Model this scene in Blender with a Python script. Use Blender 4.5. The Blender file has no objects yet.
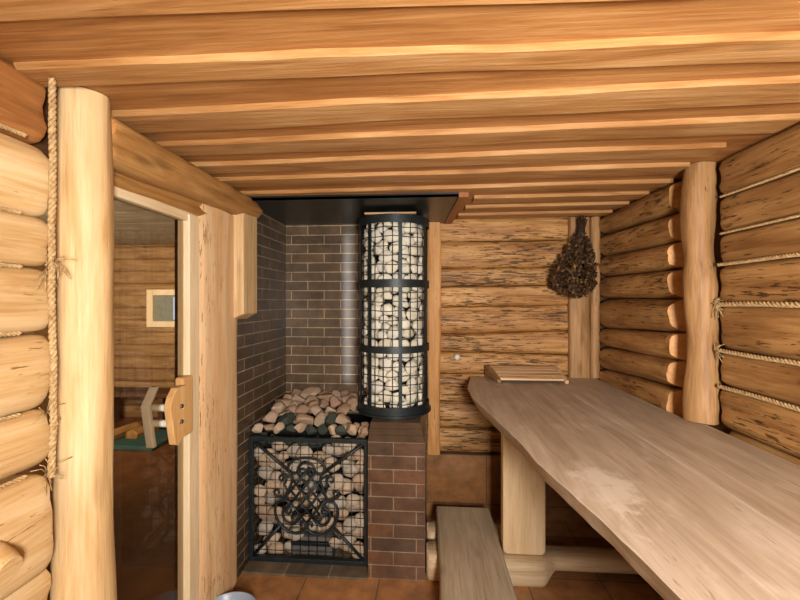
import bpy, bmesh, math, random
from mathutils import Vector, Matrix, noise as mnoise
R = random.Random(7)
C = bpy.context.scene.collection
PI = math.pi

# ------------------------------------------------------------------ helpers
def lin(r, g, b):
    f = lambda c: (c/255/12.92) if c/255 <= .04045 else ((c/255+.055)/1.055)**2.4
    return (f(r), f(g), f(b), 1)

def put(name, verts, faces, mat, parent=None, origin=None, smooth=True, fmat=None, auto=None):
    """link one mesh object, vertices given in world space"""
    vs = [Vector(v) for v in verts]
    if origin is None:
        lo = Vector((min(v[i] for v in vs) for i in range(3))); hi = Vector((max(v[i] for v in vs) for i in range(3)))
        origin = (lo+hi)/2
    origin = Vector(origin)
    me = bpy.data.meshes.new(name)
    me.from_pydata([v-origin for v in vs], [], faces)
    bm = bmesh.new(); bm.from_mesh(me)
    bmesh.ops.recalc_face_normals(bm, faces=bm.faces)
    bm.to_mesh(me); bm.free()
    for m in (mat if isinstance(mat, (list, tuple)) else [mat]):
        me.materials.append(m)
    if fmat:
        for p, k in zip(me.polygons, fmat): p.material_index = k
    if smooth:
        me.polygons.foreach_set('use_smooth', [True]*len(me.polygons))
        if auto is not None:
            me.set_sharp_from_angle(angle=math.radians(auto))
    o = bpy.data.objects.new(name, me); C.objects.link(o)
    if parent is not None:
        o.parent = parent
        w = Vector((0, 0, 0)); p = parent
        while p is not None:
            w += Vector(p.location); p = p.parent
        o.location = origin - w
    else:
        o.location = origin
    return o

def tag(o, label, cat, group=None):
    o['label'] = label; o['category'] = cat
    if group: o['group'] = group
    return o

def thing(name, label, cat, loc, group=None):
    o = bpy.data.objects.new(name, None); C.objects.link(o)
    o.location = loc; o.empty_display_size = .05
    return tag(o, label, cat, group)

def struct(o):
    o['kind'] = 'structure'; return o

class M:
    """collects shapes into one mesh"""
    def __init__(s): s.v = []; s.f = []; s.m = []
    def add(s, v, f, k=0):
        n = len(s.v); s.v += [tuple(x) for x in v]; s.f += [tuple(i+n for i in q) for q in f]; s.m += [k]*len(f); return s
    def box(s, x0, x1, y0, y1, z0, z1, k=0):
        v = [(x, y, z) for x in (x0, x1) for y in (y0, y1) for z in (z0, z1)]
        return s.add(v, [(0,1,3,2),(4,6,7,5),(0,4,5,1),(2,3,7,6),(0,2,6,4),(1,5,7,3)], k)
    def prism(s, pts, vec, k=0):
        n = len(pts); a = [Vector(p) for p in pts]; b = [p+Vector(vec) for p in a]
        f = [tuple(range(n-1, -1, -1)), tuple(range(n, 2*n))]+[(i, (i+1) % n, n+(i+1) % n, n+i) for i in range(n)]
        return s.add(a+b, f, k)
    def tube(s, path, r, n=8, k=0, closed=False, caps=True, flat=None):
        P = [Vector(p) for p in path]; L = len(P)
        rr = r if isinstance(r, (list, tuple)) else [r]*L
        T = []
        for i in range(L):
            a = P[(i-1) % L] if (closed or i > 0) else P[i]; b = P[(i+1) % L] if (closed or i < L-1) else P[i]
            t = (b-a); T.append(t.normalized() if t.length > 1e-9 else Vector((0, 0, 1)))
        u = T[0].orthogonal().normalized() if flat is None else Vector(flat)
        v = []
        for i in range(L):
            u = (u - T[i]*u.dot(T[i]))
            u = u.normalized() if u.length > 1e-6 else T[i].orthogonal().normalized()
            w = T[i].cross(u)
            for j in range(n):
                a = 2*PI*j/n
                v.append(P[i]+(u*math.cos(a)+w*math.sin(a))*rr[i])
        f = []
        for i in range(L if closed else L-1):
            i2 = (i+1) % L
            for j in range(n):
                f.append((i*n+j, i*n+(j+1) % n, i2*n+(j+1) % n, i2*n+j))
        if caps and not closed:
            f.append(tuple(range(n-1, -1, -1))); f.append(tuple((L-1)*n+j for j in range(n)))
        return s.add(v, f, k)
    def strip(s, path, w, t, wide):
        """flat bar: width w along vector wide, thickness t"""
        P = [Vector(p) for p in path]; W = Vector(wide).normalized(); v = []; L = len(P)
        for i in range(L):
            d = (P[min(i+1, L-1)]-P[max(i-1, 0)]).normalized(); nn = d.cross(W).normalized()
            for a, b in ((-1, -1), (1, -1), (1, 1), (-1, 1)):
                v.append(P[i]+W*(a*w/2)+nn*(b*t/2))
        f = [(i*4+j, i*4+(j+1) % 4, i*4+4+(j+1) % 4, i*4+4+j) for i in range(L-1) for j in range(4)]
        f += [(3, 2, 1, 0), tuple((L-1)*4+j for j in range(4))]
        return s.add(v, f)
    def put(s, name, mat, parent=None, **kw):
        return put(name, s.v, s.f, mat, parent, fmat=s.m if isinstance(mat, (list, tuple)) else None, **kw)

def bevel(o, w=.006, seg=2):
    b = o.modifiers.new('edge', 'BEVEL'); b.width = w; b.segments = seg; b.limit_method = 'ANGLE'; b.angle_limit = math.radians(40)
    return o

def nz(x, y, z): return mnoise.noise(Vector((x, y, z)))

# ------------------------------------------------------------------ materials
class N:
    def __init__(s, name):
        s.m = bpy.data.materials.new(name); s.m.use_nodes = True
        s.t = s.m.node_tree; s.t.nodes.clear()
        s.out = s.n('ShaderNodeOutputMaterial')
    def n(s, typ, **kw):
        o = s.t.nodes.new(typ)
        for k, v in kw.items():
            if k.startswith('i_'):
                o.inputs[int(k[2:])].default_value = v
            else: setattr(o, k, v)
        return o
    def l(s, a, b): s.t.links.new(a, b)
    def math(s, op, a, b=None, clamp=False):
        o = s.n('ShaderNodeMath', operation=op); o.use_clamp = clamp
        for i, x in enumerate((a, b)):
            if x is None: continue
            if isinstance(x, (int, float)): o.inputs[i].default_value = x
            else: s.l(x, o.inputs[i])
        return o.outputs[0]
    def mix(s, f, a, b, mode='MIX'):
        o = s.n('ShaderNodeMix', data_type='RGBA', blend_type=mode)
        for i, x in ((0, f), (6, a), (7, b)):
            if isinstance(x, (int, float, tuple)): o.inputs[i].default_value = x
            else: s.l(x, o.inputs[i])
        return o.outputs[2]
    def ramp(s, f, stops):
        o = s.n('ShaderNodeValToRGB'); s.l(f, o.inputs[0]); e = o.color_ramp.elements
        while len(e) < len(stops): e.new(.5)
        for q, (p, c) in zip(e, stops):
            q.position = p; q.color = c if isinstance(c, tuple) else (c, c, c, 1)
        return o.outputs[0]
    def noise(s, vec, scale, detail=4, rough=.55, dist=0):
        o = s.n('ShaderNodeTexNoise'); s.l(vec, o.inputs['Vector'])
        o.inputs['Scale'].default_value = scale; o.inputs['Detail'].default_value = detail
        o.inputs['Roughness'].default_value = rough; o.inputs['Distortion'].default_value = dist
        return o.outputs['Fac']
    def scale(s, vec, sc):
        o = s.n('ShaderNodeVectorMath', operation='MULTIPLY'); s.l(vec, o.inputs[0]); o.inputs[1].default_value = sc
        return o.outputs[0]
    def bsdf(s, col, rough=.6, spec=.4, metal=0, bump=None, bs=.3, bd=.01):
        b = s.n('ShaderNodeBsdfPrincipled')
        for nm, x in (('Base Color', col), ('Roughness', rough)):
            if isinstance(x, (int, float, tuple)): b.inputs[nm].default_value = x
            else: s.l(x, b.inputs[nm])
        b.inputs['Specular IOR Level'].default_value = spec; b.inputs['Metallic'].default_value = metal
        if bump is not None:
            q = s.n('ShaderNodeBump'); q.inputs['Strength'].default_value = bs; q.inputs['Distance'].default_value = bd
            s.l(bump, q.inputs['Height']); s.l(q.outputs[0], b.inputs['Normal'])
        s.l(b.outputs[0], s.out.inputs[0]); return b

def wood(name, axis, dark, mid, light, marks=0., mark_col=(52, 30, 16), rough=.55, patch=.35, vary=.25, bs=.35, knots=.5, spec=.35, wear=None, grain=1.0):
    s = N(name)
    tc = s.n('ShaderNodeTexCoord'); oi = s.n('ShaderNodeObjectInfo')
    rnd = oi.outputs['Random']
    off = s.n('ShaderNodeVectorMath', operation='SCALE'); off.inputs[0].default_value = (13.1, 7.7, 19.3); s.l(rnd, off.inputs['Scale'])
    ad = s.n('ShaderNodeVectorMath', operation='ADD'); s.l(tc.outputs['Object'], ad.inputs[0]); s.l(off.outputs[0], ad.inputs[1])
    P = ad.outputs[0]
    def st(a, b):
        v = [b, b, b]; v['XYZ'.index(axis)] = a; return s.scale(P, tuple(v))
    g1 = s.noise(st(1.6, 16*grain), 1.0, 6, .6, .8)
    g2 = s.noise(st(4, 110*grain), 1.0, 3, .6, .3)
    pt = s.noise(st(2.2, 4.5), 1.0, 3, .5)
    f = s.math('ADD', s.math('MULTIPLY', g1, .66), s.math('MULTIPLY', g2, .34))
    col = s.ramp(f, [(.37, lin(*dark)), (.50, lin(*mid)), (.63, lin(*light))])
    pm = s.ramp(pt, [(.38, 0.), (.66, 1.)])
    col = s.mix(s.math('MULTIPLY', pm, patch), col, lin(*dark))
    # soft knots
    vo = s.n('ShaderNodeTexVoronoi'); s.l(st(2.2, 6.5), vo.inputs['Vector']); vo.inputs['Scale'].default_value = 1.0
    kn = s.ramp(vo.outputs['Distance'], [(.05, 1.), (.16, 0.)])
    col = s.mix(s.math('MULTIPLY', kn, knots), col, lin(*[int(c*.62) for c in dark]))
    # value variation from piece to piece
    rv = s.math('ADD', s.math('MULTIPLY', rnd, vary), 1-vary/2)
    hv = s.n('ShaderNodeHueSaturation'); s.l(rv, hv.inputs['Value']); s.l(col, hv.inputs['Color']); col = hv.outputs[0]
    h = s.math('ADD', f, s.math('MULTIPLY', pt, .4))
    if marks > 0:
        m1 = s.noise(st(10, 105), 1.0, 3, .65, .25)
        m2 = s.noise(st(1.5, 5), 1.0, 2, .5)
        th = s.math('ADD', m1, s.math('MULTIPLY', m2, .4))
        lo = .895-marks*.06
        mk = s.ramp(th, [(lo, 0.), (min(lo+.045, .999), 1.)])
        col = s.mix(s.math('MULTIPLY', mk, .85), col, lin(*mark_col))
        h = s.math('SUBTRACT', h, s.math('MULTIPLY', mk, .6))
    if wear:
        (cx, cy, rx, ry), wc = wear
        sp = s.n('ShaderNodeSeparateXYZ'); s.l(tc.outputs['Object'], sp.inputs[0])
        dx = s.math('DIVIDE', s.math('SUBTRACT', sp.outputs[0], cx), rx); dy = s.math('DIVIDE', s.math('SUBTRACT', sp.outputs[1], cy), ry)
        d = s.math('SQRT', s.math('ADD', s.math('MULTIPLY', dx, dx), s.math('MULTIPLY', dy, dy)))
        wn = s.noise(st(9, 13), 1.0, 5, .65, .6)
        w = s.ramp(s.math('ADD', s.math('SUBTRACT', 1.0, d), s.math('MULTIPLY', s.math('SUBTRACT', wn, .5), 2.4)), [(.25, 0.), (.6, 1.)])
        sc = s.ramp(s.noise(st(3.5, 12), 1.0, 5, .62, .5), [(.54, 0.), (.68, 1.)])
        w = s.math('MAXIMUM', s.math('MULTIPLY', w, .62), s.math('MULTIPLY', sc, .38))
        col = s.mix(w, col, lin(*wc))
    s.bsdf(col, rough, spec, bump=h, bs=bs, bd=.012)
    return s.m

def plain(name, col, rough=.5, spec=.4, metal=0., nscale=0, namp=.2, bs=0.15):
    s = N(name); c = lin(*col)
    if nscale:
        tc = s.n('ShaderNodeTexCoord'); n = s.noise(tc.outputs['Object'], nscale, 5, .6)
        c2 = tuple(x*(1-namp) for x in c[:3])+(1,); c3 = tuple(min(1, x*(1+namp)) for x in c[:3])+(1,)
        s.bsdf(s.ramp(n, [(.3, c2), (.7, c3)]), rough, spec, metal, bump=n, bs=bs, bd=.004)
    else:
        s.bsdf(c, rough, spec, metal)
    return s.m

def brick(name, c1, c2, mortar, bw, rh, msize, off=(0, 0), rough=.35, offset=.5, spec=.5, swap=False, along=False):
    """tiles laid in world-aligned courses: horizontal run = x+y, height = z"""
    s = N(name); g = s.n('ShaderNodeNewGeometry'); sp = s.n('ShaderNodeSeparateXYZ'); s.l(g.outputs['Position'], sp.inputs[0])
    u = s.math('ADD', s.math('ADD', sp.outputs[0], sp.outputs[1]), off[0]); v = s.math('ADD', sp.outputs[2], off[1])
    if along: u = s.math('ADD', sp.outputs[0], off[0])
    if swap:
        u = s.math('ADD', sp.outputs[0], off[0]); v = s.math('ADD', sp.outputs[1], off[1])
    cb = s.n('ShaderNodeCombineXYZ'); s.l(u, cb.inputs[0]); s.l(v, cb.inputs[1])
    b = s.n('ShaderNodeTexBrick'); s.l(cb.outputs[0], b.inputs['Vector']); b.offset = offset
    b.inputs['Color1'].default_value = lin(*c1); b.inputs['Color2'].default_value = lin(*c2); b.inputs['Mortar'].default_value = lin(*mortar)
    b.inputs['Scale'].default_value = 1; b.inputs['Mortar Size'].default_value = msize; b.inputs['Mortar Smooth'].default_value = .2
    b.inputs['Brick Width'].default_value = bw; b.inputs['Row Height'].default_value = rh; b.inputs['Bias'].default_value = 0
    n = s.noise(g.outputs['Position'], 9, 5, .6); n2 = s.noise(s.scale(g.outputs['Position'], (20, 20, 60)), 1, 4, .6)
    mul = s.ramp(n, [(.3, .62), (.7, 1.25)])
    col = s.mix(1.0, b.outputs['Color'], mul, 'MULTIPLY')
    col = s.mix(.35, col, s.ramp(n2, [(.3, .7), (.7, 1.3)]), 'MULTIPLY')
    h = s.math('ADD', s.math('MULTIPLY', b.outputs['Fac'], -1.0), s.math('MULTIPLY', n2, .25))
    rg = s.math('ADD', s.math('MULTIPLY', b.outputs['Fac'], .4), rough)
    s.bsdf(col, rg, spec, bump=h, bs=.5, bd=.004)
    return s.m

PALE = dict(dark=(192, 150, 96), mid=(218, 182, 130), light=(230, 202, 156))
OLD = dict(dark=(126, 84, 44), mid=(170, 124, 72), light=(196, 152, 98))
CEIL = dict(dark=(148, 100, 54), mid=(178, 130, 78), light=(198, 156, 106))
W_pale_y = wood('pale_log', 'Y', **PALE, marks=.3, patch=.4, vary=.16, mark_col=(130, 84, 44))
W_pale_z = wood('pale_post', 'Z', **PALE, patch=.4, knots=.2, vary=.1)
W_plank_z = wood('jamb_plank', 'Z', (218, 170, 116), (234, 192, 142), (240, 208, 164), marks=1.0, mark_col=(150, 96, 54), patch=.3, vary=.05, knots=.1)
W_red_y = wood('reddish_log', 'Y', (136, 86, 44), (172, 114, 62), (192, 136, 80), patch=.6, vary=.05)
W_lintel = wood('lintel_log', 'Y', (150, 104, 54), (180, 132, 76), (200, 156, 98), patch=.5, vary=.05)
W_old_y = wood('old_log_side', 'Y', **OLD, marks=1.5, vary=.2, patch=.5)
W_old_x = wood('old_log_back', 'X', (138, 92, 48), (188, 138, 80), (212, 168, 112), marks=2.3, vary=.2, patch=.35)
W_post_r = wood('weathered_post', 'Z', (134, 96, 58), (172, 130, 84), (192, 152, 106), marks=.5, patch=.5, knots=.5)
W_ceil = wood('ceiling_wood', 'X', **CEIL, patch=.35, vary=.12, knots=.35, marks=0)
W_ceil_top = wood('ceiling_upper_wood', 'X', (140, 90, 46), (170, 118, 66), (188, 140, 88), patch=.4, vary=.1, knots=.4)
W_cut = wood('cut_end_wood', 'X', (196, 132, 70), (216, 156, 94), (228, 174, 114), patch=.3, vary=.1, grain=.6)
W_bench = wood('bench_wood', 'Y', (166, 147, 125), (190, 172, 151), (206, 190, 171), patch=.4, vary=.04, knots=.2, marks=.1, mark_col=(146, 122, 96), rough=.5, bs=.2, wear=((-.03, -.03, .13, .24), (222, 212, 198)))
W_bench2 = wood('bench_wood_rear', 'Y', (166, 147, 125), (190, 172, 151), (206, 190, 171), patch=.4, vary=.04, knots=.2, marks=.1, mark_col=(146, 122, 96), rough=.5, bs=.2, wear=((.1, -.3, .03, .1), (216, 204, 188)))
W_step = wood('step_wood', 'Y', (158, 136, 108), (182, 160, 132), (198, 178, 150), patch=.5, vary=.05, knots=.5, marks=.2, mark_col=(96, 72, 50))
W_leg = wood('bench_leg_wood', 'Z', (212, 176, 130), (226, 194, 150), (236, 208, 170), patch=.3, vary=.05, knots=.1)
W_sleeper = wood('sleeper_wood', 'X', (182, 150, 114), (208, 178, 140), (222, 196, 160), patch=.5, vary=.15, knots=.3)
W_frame = wood('door_frame_wood', 'Z', (222, 192, 148), (234, 208, 166), (240, 218, 182), patch=.2, vary=.08, knots=.1)
W_frame_y = wood('door_head_wood', 'Y', (222, 192, 148), (234, 208, 166), (240, 218, 182), patch=.2, vary=.05, knots=.1)
W_handle = wood('handle_wood', 'Z', (200, 150, 90), (216, 168, 108), (226, 184, 126), patch=.2, vary=.05, knots=0)
W_handle_glare = wood('handle_glare_white', 'Z', (232, 224, 210), (240, 234, 222), (246, 240, 230), patch=.1, vary=.05, knots=0)  # near-white of the glare, put into the bar's colour
W_head = wood('headrest_wood', 'X', (168, 128, 88), (204, 166, 124), (220, 186, 146), patch=.3, vary=.25, knots=.15)
W_ante = wood('anteroom_planks', 'X', (132, 94, 54), (166, 126, 80), (186, 148, 100), patch=.4, vary=.2, knots=.6)
W_ante_c = wood('anteroom_ceiling_wood', 'X', (136, 120, 96), (164, 148, 120), (184, 168, 140), patch=.4)
W_dark = wood('dark_timber', 'X', (70, 44, 24), (92, 60, 34), (110, 76, 46), patch=.4)
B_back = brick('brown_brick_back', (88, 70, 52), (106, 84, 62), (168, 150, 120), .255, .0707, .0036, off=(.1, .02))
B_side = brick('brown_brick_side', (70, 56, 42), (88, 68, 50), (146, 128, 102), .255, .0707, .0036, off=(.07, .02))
B_ped = brick('red_brown_brick', (78, 60, 46), (108, 74, 52), (136, 116, 92), .262, .0785, .0034, off=(.02, .0))
B_plinth = brick('plinth_brick', (96, 84, 68), (112, 94, 74), (140, 124, 102), .262, .5, .003, off=(.19, .09), along=True)
K_cap = plain('brown_cap_tile', (88, 70, 54), .4, nscale=9, namp=.25)
B_floor = brick('terracotta_floor', (158, 108, 64), (174, 120, 74), (124, 92, 62), .42, .42, .005, off=(.29, .16), rough=.35, offset=0, swap=True)
B_skirt = brick('marbled_brown_tile', (132, 88, 50), (150, 104, 62), (100, 74, 50), .44, .36, .004, off=(-.32, .26), rough=.3, offset=0)
F_ante = plain('dark_brown_floor', (120, 76, 42), .4, nscale=6, namp=.35)
K_metal = plain('black_iron', (34, 42, 44), .45, .5, .3, nscale=40, namp=.3)
K_hood = plain('black_hood_steel', (40, 46, 48), .32, .5, .5, nscale=5, namp=.15, bs=.05)
K_core = plain('sooty_steel', (22, 22, 22), .7, .3, 0, nscale=12)
K_steel = plain('steel', (176, 176, 170), .3, .5, 1.)
K_ash = plain('grey_ash_box', (96, 92, 86), .6, nscale=20)
K_white = plain('white_plastic', (220, 214, 200), .4)
K_basin = plain('grey_blue_plastic', (150, 160, 176), .35, .5)
K_trim = plain('grey_edge_trim', (156, 150, 138), .35, .5, .5)
K_teal = plain('teal_cloth', (58, 92, 84), .8, nscale=20)
K_grout = plain('pale_grout', (170, 150, 122), .8, nscale=20)

def rope_mat():
    s = N('jute_rope'); tc = s.n('ShaderNodeTexCoord'); n = s.noise(tc.outputs['Object'], 90, 3, .6)
    s.bsdf(s.ramp(n, [(.3, lin(150, 116, 74)), (.7, lin(214, 184, 136))]), .8, .2, bump=n, bs=.4, bd=.003); return s.m
ROPE = rope_mat()

def stone_mat(name, a, b, c):
    s = N(name); tc = s.n('ShaderNodeTexCoord'); oi = s.n('ShaderNodeObjectInfo')
    ad = s.n('ShaderNodeVectorMath', operation='ADD'); s.l(tc.outputs['Object'], ad.inputs[0])
    sc = s.n('ShaderNodeVectorMath', operation='SCALE'); sc.inputs[0].default_value = (31, 17, 23); s.l(oi.outputs['Random'], sc.inputs['Scale']); s.l(sc.outputs[0], ad.inputs[1])
    n = s.noise(ad.outputs[0], 22, 6, .62, .4)
    base = s.ramp(oi.outputs['Random'], [(0., lin(*a)), (.45, lin(*b)), (1., lin(*c))])
    col = s.mix(.7, base, s.ramp(n, [(.28, .55), (.62, 1.15)]), 'MULTIPLY')
    s.bsdf(col, .75, .3, bump=n, bs=.35, bd=.006); return s.m
S_col = stone_mat('beige_stone', (212, 202, 178), (232, 224, 202), (220, 214, 200))
S_grate = stone_mat('tan_stone', (170, 142, 116), (196, 170, 142), (178, 166, 148))
S_top = stone_mat('pinkish_stone', (182, 146, 120), (196, 174, 148), (164, 130, 104))
S_dark = stone_mat('dark_green_stone', (56, 64, 56), (66, 70, 60), (48, 54, 50))

def glass_mat():
    s = N('tinted_glass'); tr = s.n('ShaderNodeBsdfTransparent'); tr.inputs[0].default_value = (.80, .75, .68, 1)
    gl = s.n('ShaderNodeBsdfGlossy'); gl.inputs['Roughness'].default_value = .02
    fr = s.n('ShaderNodeFresnel'); fr.inputs[0].default_value = 1.45
    mx = s.n('ShaderNodeMixShader'); ge = s.n('ShaderNodeNewGeometry'); s.l(s.math('MULTIPLY', fr.outputs[0], s.math('SUBTRACT', 1.0, ge.outputs['Backfacing'])), mx.inputs[0]); s.l(tr.outputs[0], mx.inputs[1]); s.l(gl.outputs[0], mx.inputs[2]); s.l(mx.outputs[0], s.out.inputs[0]); return s.m
GLASS = glass_mat()
def leaf_mat():
    s = N('dry_birch_leaf'); g = s.n('ShaderNodeNewGeometry'); 
    s.bsdf(s.ramp(g.outputs['Random Per Island'], [(0., lin(40, 26, 16)), (.5, lin(72, 48, 28)), (.85, lin(100, 72, 42)), (1., lin(140, 106, 64))]), .7, .25); return s.m
LEAF = leaf_mat()
def sky_mat(name, col, strength):
    s = N(name); e = s.n('ShaderNodeEmission'); e.inputs[0].default_value = col; e.inputs[1].default_value = strength; s.l(e.outputs[0], s.out.inputs[0]); return s.m

# ------------------------------------------------------------------ logs
def log_geo(axis, a0, a1, b0, b1, face, depth, side, seed, expo=2.8, amp=.008, taper1=0, rings=26, n=28):
    """squarish log along axis 'X' or 'Y'; b0,b1 = (bottom,top) heights at both ends.
    face = coordinate of its front face on the other horizontal axis, side=+1 if the room is on the + side."""
    V = []; F = []; K = []
    st = [0, .006, .018]+[.018+(1-.036)*i/rings for i in range(1, rings)]+[.982, .994, 1]
    for t in st:
        a = a0+(a1-a0)*t
        zb = b0[0]+(b1[0]-b0[0])*t; zt = b0[1]+(b1[1]-b0[1])*t
        e = min(t, 1-t); k = .94 if e == 0 else (.985 if e < .01 else 1)
        if taper1 and (1-t) < taper1/abs(a1-a0): pass
        cz = (zb+zt)/2+.006*nz(a*1.7, seed, 3.3); hz = (zt-zb)/2*1.015; hd = depth/2
        cd = face-side*hd
        for j in range(n):
            th = 2*PI*j/n; c, s_ = math.cos(th), math.sin(th)
            q = (abs(c)**expo+abs(s_)**expo)**(-1/expo)
            d = c*q*hd*k; z = s_*q*hz*k
            w = amp*nz(a*2.3+seed*5, c*1.6+seed, s_*1.6-seed)+amp*.5*nz(a*7+seed*3, c*3, s_*3+seed)
            d += c*w*1.6; z += s_*w*.35
            D = cd+side*d
            V.append((a, D, cz+z) if axis == 'X' else (D, a, cz+z))
    L = len(st)
    for i in range(L-1):
        for j in range(n):
            F.append((i*n+j, i*n+(j+1) % n, (i+1)*n+(j+1) % n, (i+1)*n+j)); K.append(0)
    F.append(tuple(range(n-1, -1, -1))); K.append(1); F.append(tuple((L-1)*n+j for j in range(n))); K.append(1)
    return V, F, K

def post_geo(cx, cy, z0, z1, rf, seed, n=32, rings=50, amp=.005, bend=.006, sq=2.0, rx=1, ry=1):
    V = []; F = []
    for i in range(rings+1):
        t = i/rings; z = z0+(z1-z0)*t; r = rf(t)
        ox = bend*nz(z*1.3, seed, 1); oy = bend*nz(z*1.3, seed, 7)
        for j in range(n):
            a = 2*PI*j/n; c, s_ = math.cos(a), math.sin(a); q = (abs(c)**sq+abs(s_)**sq)**(-1/sq)
            k = 1+amp/r*(nz(z*2.5, c*1.4+seed, s_*1.4)+.4*nz(z*8, c*3, s_*3+seed))
            V.append((cx+ox+c*q*r*k*rx, cy+oy+s_*q*r*k*ry, z))
    for i in range(rings):
        for j in range(n): F.append((i*n+j, i*n+(j+1) % n, (i+1)*n+(j+1) % n, (i+1)*n+j))
    F.append(tuple(range(n-1, -1, -1))); F.append(tuple(rings*n+j for j in range(n)))
    return V, F

def rope_geo(path, rad, pitch=None, seed=0):
    """three twisted strands along a polyline"""
    pitch = pitch or rad*5.2
    P = [Vector(p) for p in path]
    L = [0]
    for i in range(1, len(P)): L.append(L[-1]+(P[i]-P[i-1]).length)
    tot = L[-1]; steps = max(8, int(tot/pitch*9)); m = M()
    def at(d):
        d = max(0, min(tot, d))
        for i in range(1, len(P)):
            if d <= L[i]: return P[i-1].lerp(P[i], (d-L[i-1])/max(1e-9, L[i]-L[i-1]))
        return P[-1]
    t0 = (P[-1]-P[0]).normalized(); u = t0.orthogonal().normalized(); w = t0.cross(u)
    for k in range(3):
        pts = []
        for i in range(steps+1):
            d = tot*i/steps; a = 2*PI*(d/pitch+k/3)
            wob = Vector((nz(d*3, seed, 1), nz(d*3, seed, 5), nz(d*3, seed, 9)))*rad*.5
            pts.append(at(d)+wob+(u*math.cos(a)+w*math.sin(a))*rad*.52)
        m.tube(pts, rad*.52, 6)
    return m

# ================================================================== SETTING
XL, XR, YF, YB, ZC = -1.10, 1.30, -.55, 3.02, 2.219
floor = struct(M().box(-1.12, 1.45, YF-.1, 3.25, -.1, 0).put('floor', B_floor, smooth=False))
afl = struct(M().box(-4.9, -1.12, YF-.1, 5.4, -.1, 0).put('floor_anteroom', F_ante, smooth=False))
# ceiling: upper boards, with the lower boards as parts
m = M()
y = YF-.1; k = 0
while y < 3.2:
    m.box(-1.25, 1.45, y+.001, y+.239, ZC, ZC+.03); y += .24
m.box(-1.25, 1.45, YF-.1, 3.2, ZC+.03, ZC+.07)
ceil = struct(m.put('ceiling', W_ceil_top, smooth=False))
def ceil_board(x0, x1, y0, w, tilt, seed, zb=2.2):
    V = []; F = []; n = 46
    for i in range(n+1):
        x = x0+(x1-x0)*i/n; yy = y0+tilt*(x+.1)
        f0 = yy+.009*nz(x*1.8, seed, 0)+.004*nz(x*6, seed, 2); f1 = yy+w+.012*nz(x*1.6, seed, 9)
        dz = .003*nz(x*2.2, seed, 4)
        for a, b in ((f0, ZC+.001), (f0+.0005, zb+.0025+dz), (f0+.003, zb+dz), (f1-.003, zb+dz), (f1, zb+.0025+dz), (f1, ZC+.001)): V.append((x, a, b))
    for i in range(n):
        for j in range(6): F.append((i*6+j, i*6+(j+1) % 6, (i+1)*6+(j+1) % 6, (i+1)*6+j))
    F.append((5, 4, 3, 2, 1, 0)); F.append(tuple(n*6+j for j in range(6)))
    return put('ceiling_board', V, F, W_ceil, ceil, auto=18)
for i, (y0, w, xa) in enumerate([(-.3, .13, XL), (.02, .13, XL), (.34, .13, XL), (.70, .127, XL), (.983, .09, XL), (1.217, .13, XL), (1.466, .115, XL), (1.70, .11, XL), (1.92, .115, XL), (2.172, .085, XL), (2.40, .11, .26), (2.63, .11, .23), (2.86, .11, .2)]):
    ceil_board(max(xa, -1.09), 1.165 if 1.6 < y0 < 2.1 else 1.24, y0, w, .03 if y0 < .9 else (.017 if y0 < 1.1 else -.025), i*3.1)
# wooden strip along the edge of the black hood
V = [(.16, 2.24, 2.172), (.215, 2.24, 2.172), (.16, 3.0, 2.172), (.105, 3.0, 2.172)]
trim1 = struct(M().prism(V, (0, 0, .053)).put('trim_1', W_dark and wood('hood_edge_wood', 'Y', (112, 66, 32), (140, 88, 46), (160, 108, 62)), smooth=False))

# left wall
m = M(); m.box(-1.24, -1.148, YF-.1, 1.0, 0, 2.32).box(-1.24, -1.148, 1.86, 5.3, 0, 2.32).box(-1.24, -1.148, 1.0, 1.86, 2.02, 2.32)
wl = struct(m.put('wall_left', W_dark, smooth=False))
zb = [2.215, 2.03, 1.826, 1.682, 1.504, 1.29, 1.125, .854, .62, .34, .0]
for i in range(10):
    far = (zb[i+1]+.004, zb[i]-.002); near = (far[0]+.02*R.uniform(-1, 1), far[1])
    bul = .04 if i == 6 else (0.0 if i else -.01)
    V, F, K = log_geo('Y', YF, 1.054 if i != 6 else 1.02, (zb[i+1]+.003, zb[i]), far, -1.068+bul, .14, 1, i*2.7+1, expo=4.6, amp=.010)
    put('log', V, F, [W_red_y if i == 0 else W_pale_y, W_cut], wl, fmat=K, auto=60)
# sawn-off branch stub on the wall log
m = M(); p = [(-1.05, .845, .985), (-1.02, .85, .98), (-.985, .852, .972), (-.968, .853, .968)]
m.tube(p, [.062, .05, .04, .032], 14)
put('branch_stub', m.v, m.f, [W_pale_y], wl, auto=50)

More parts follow.
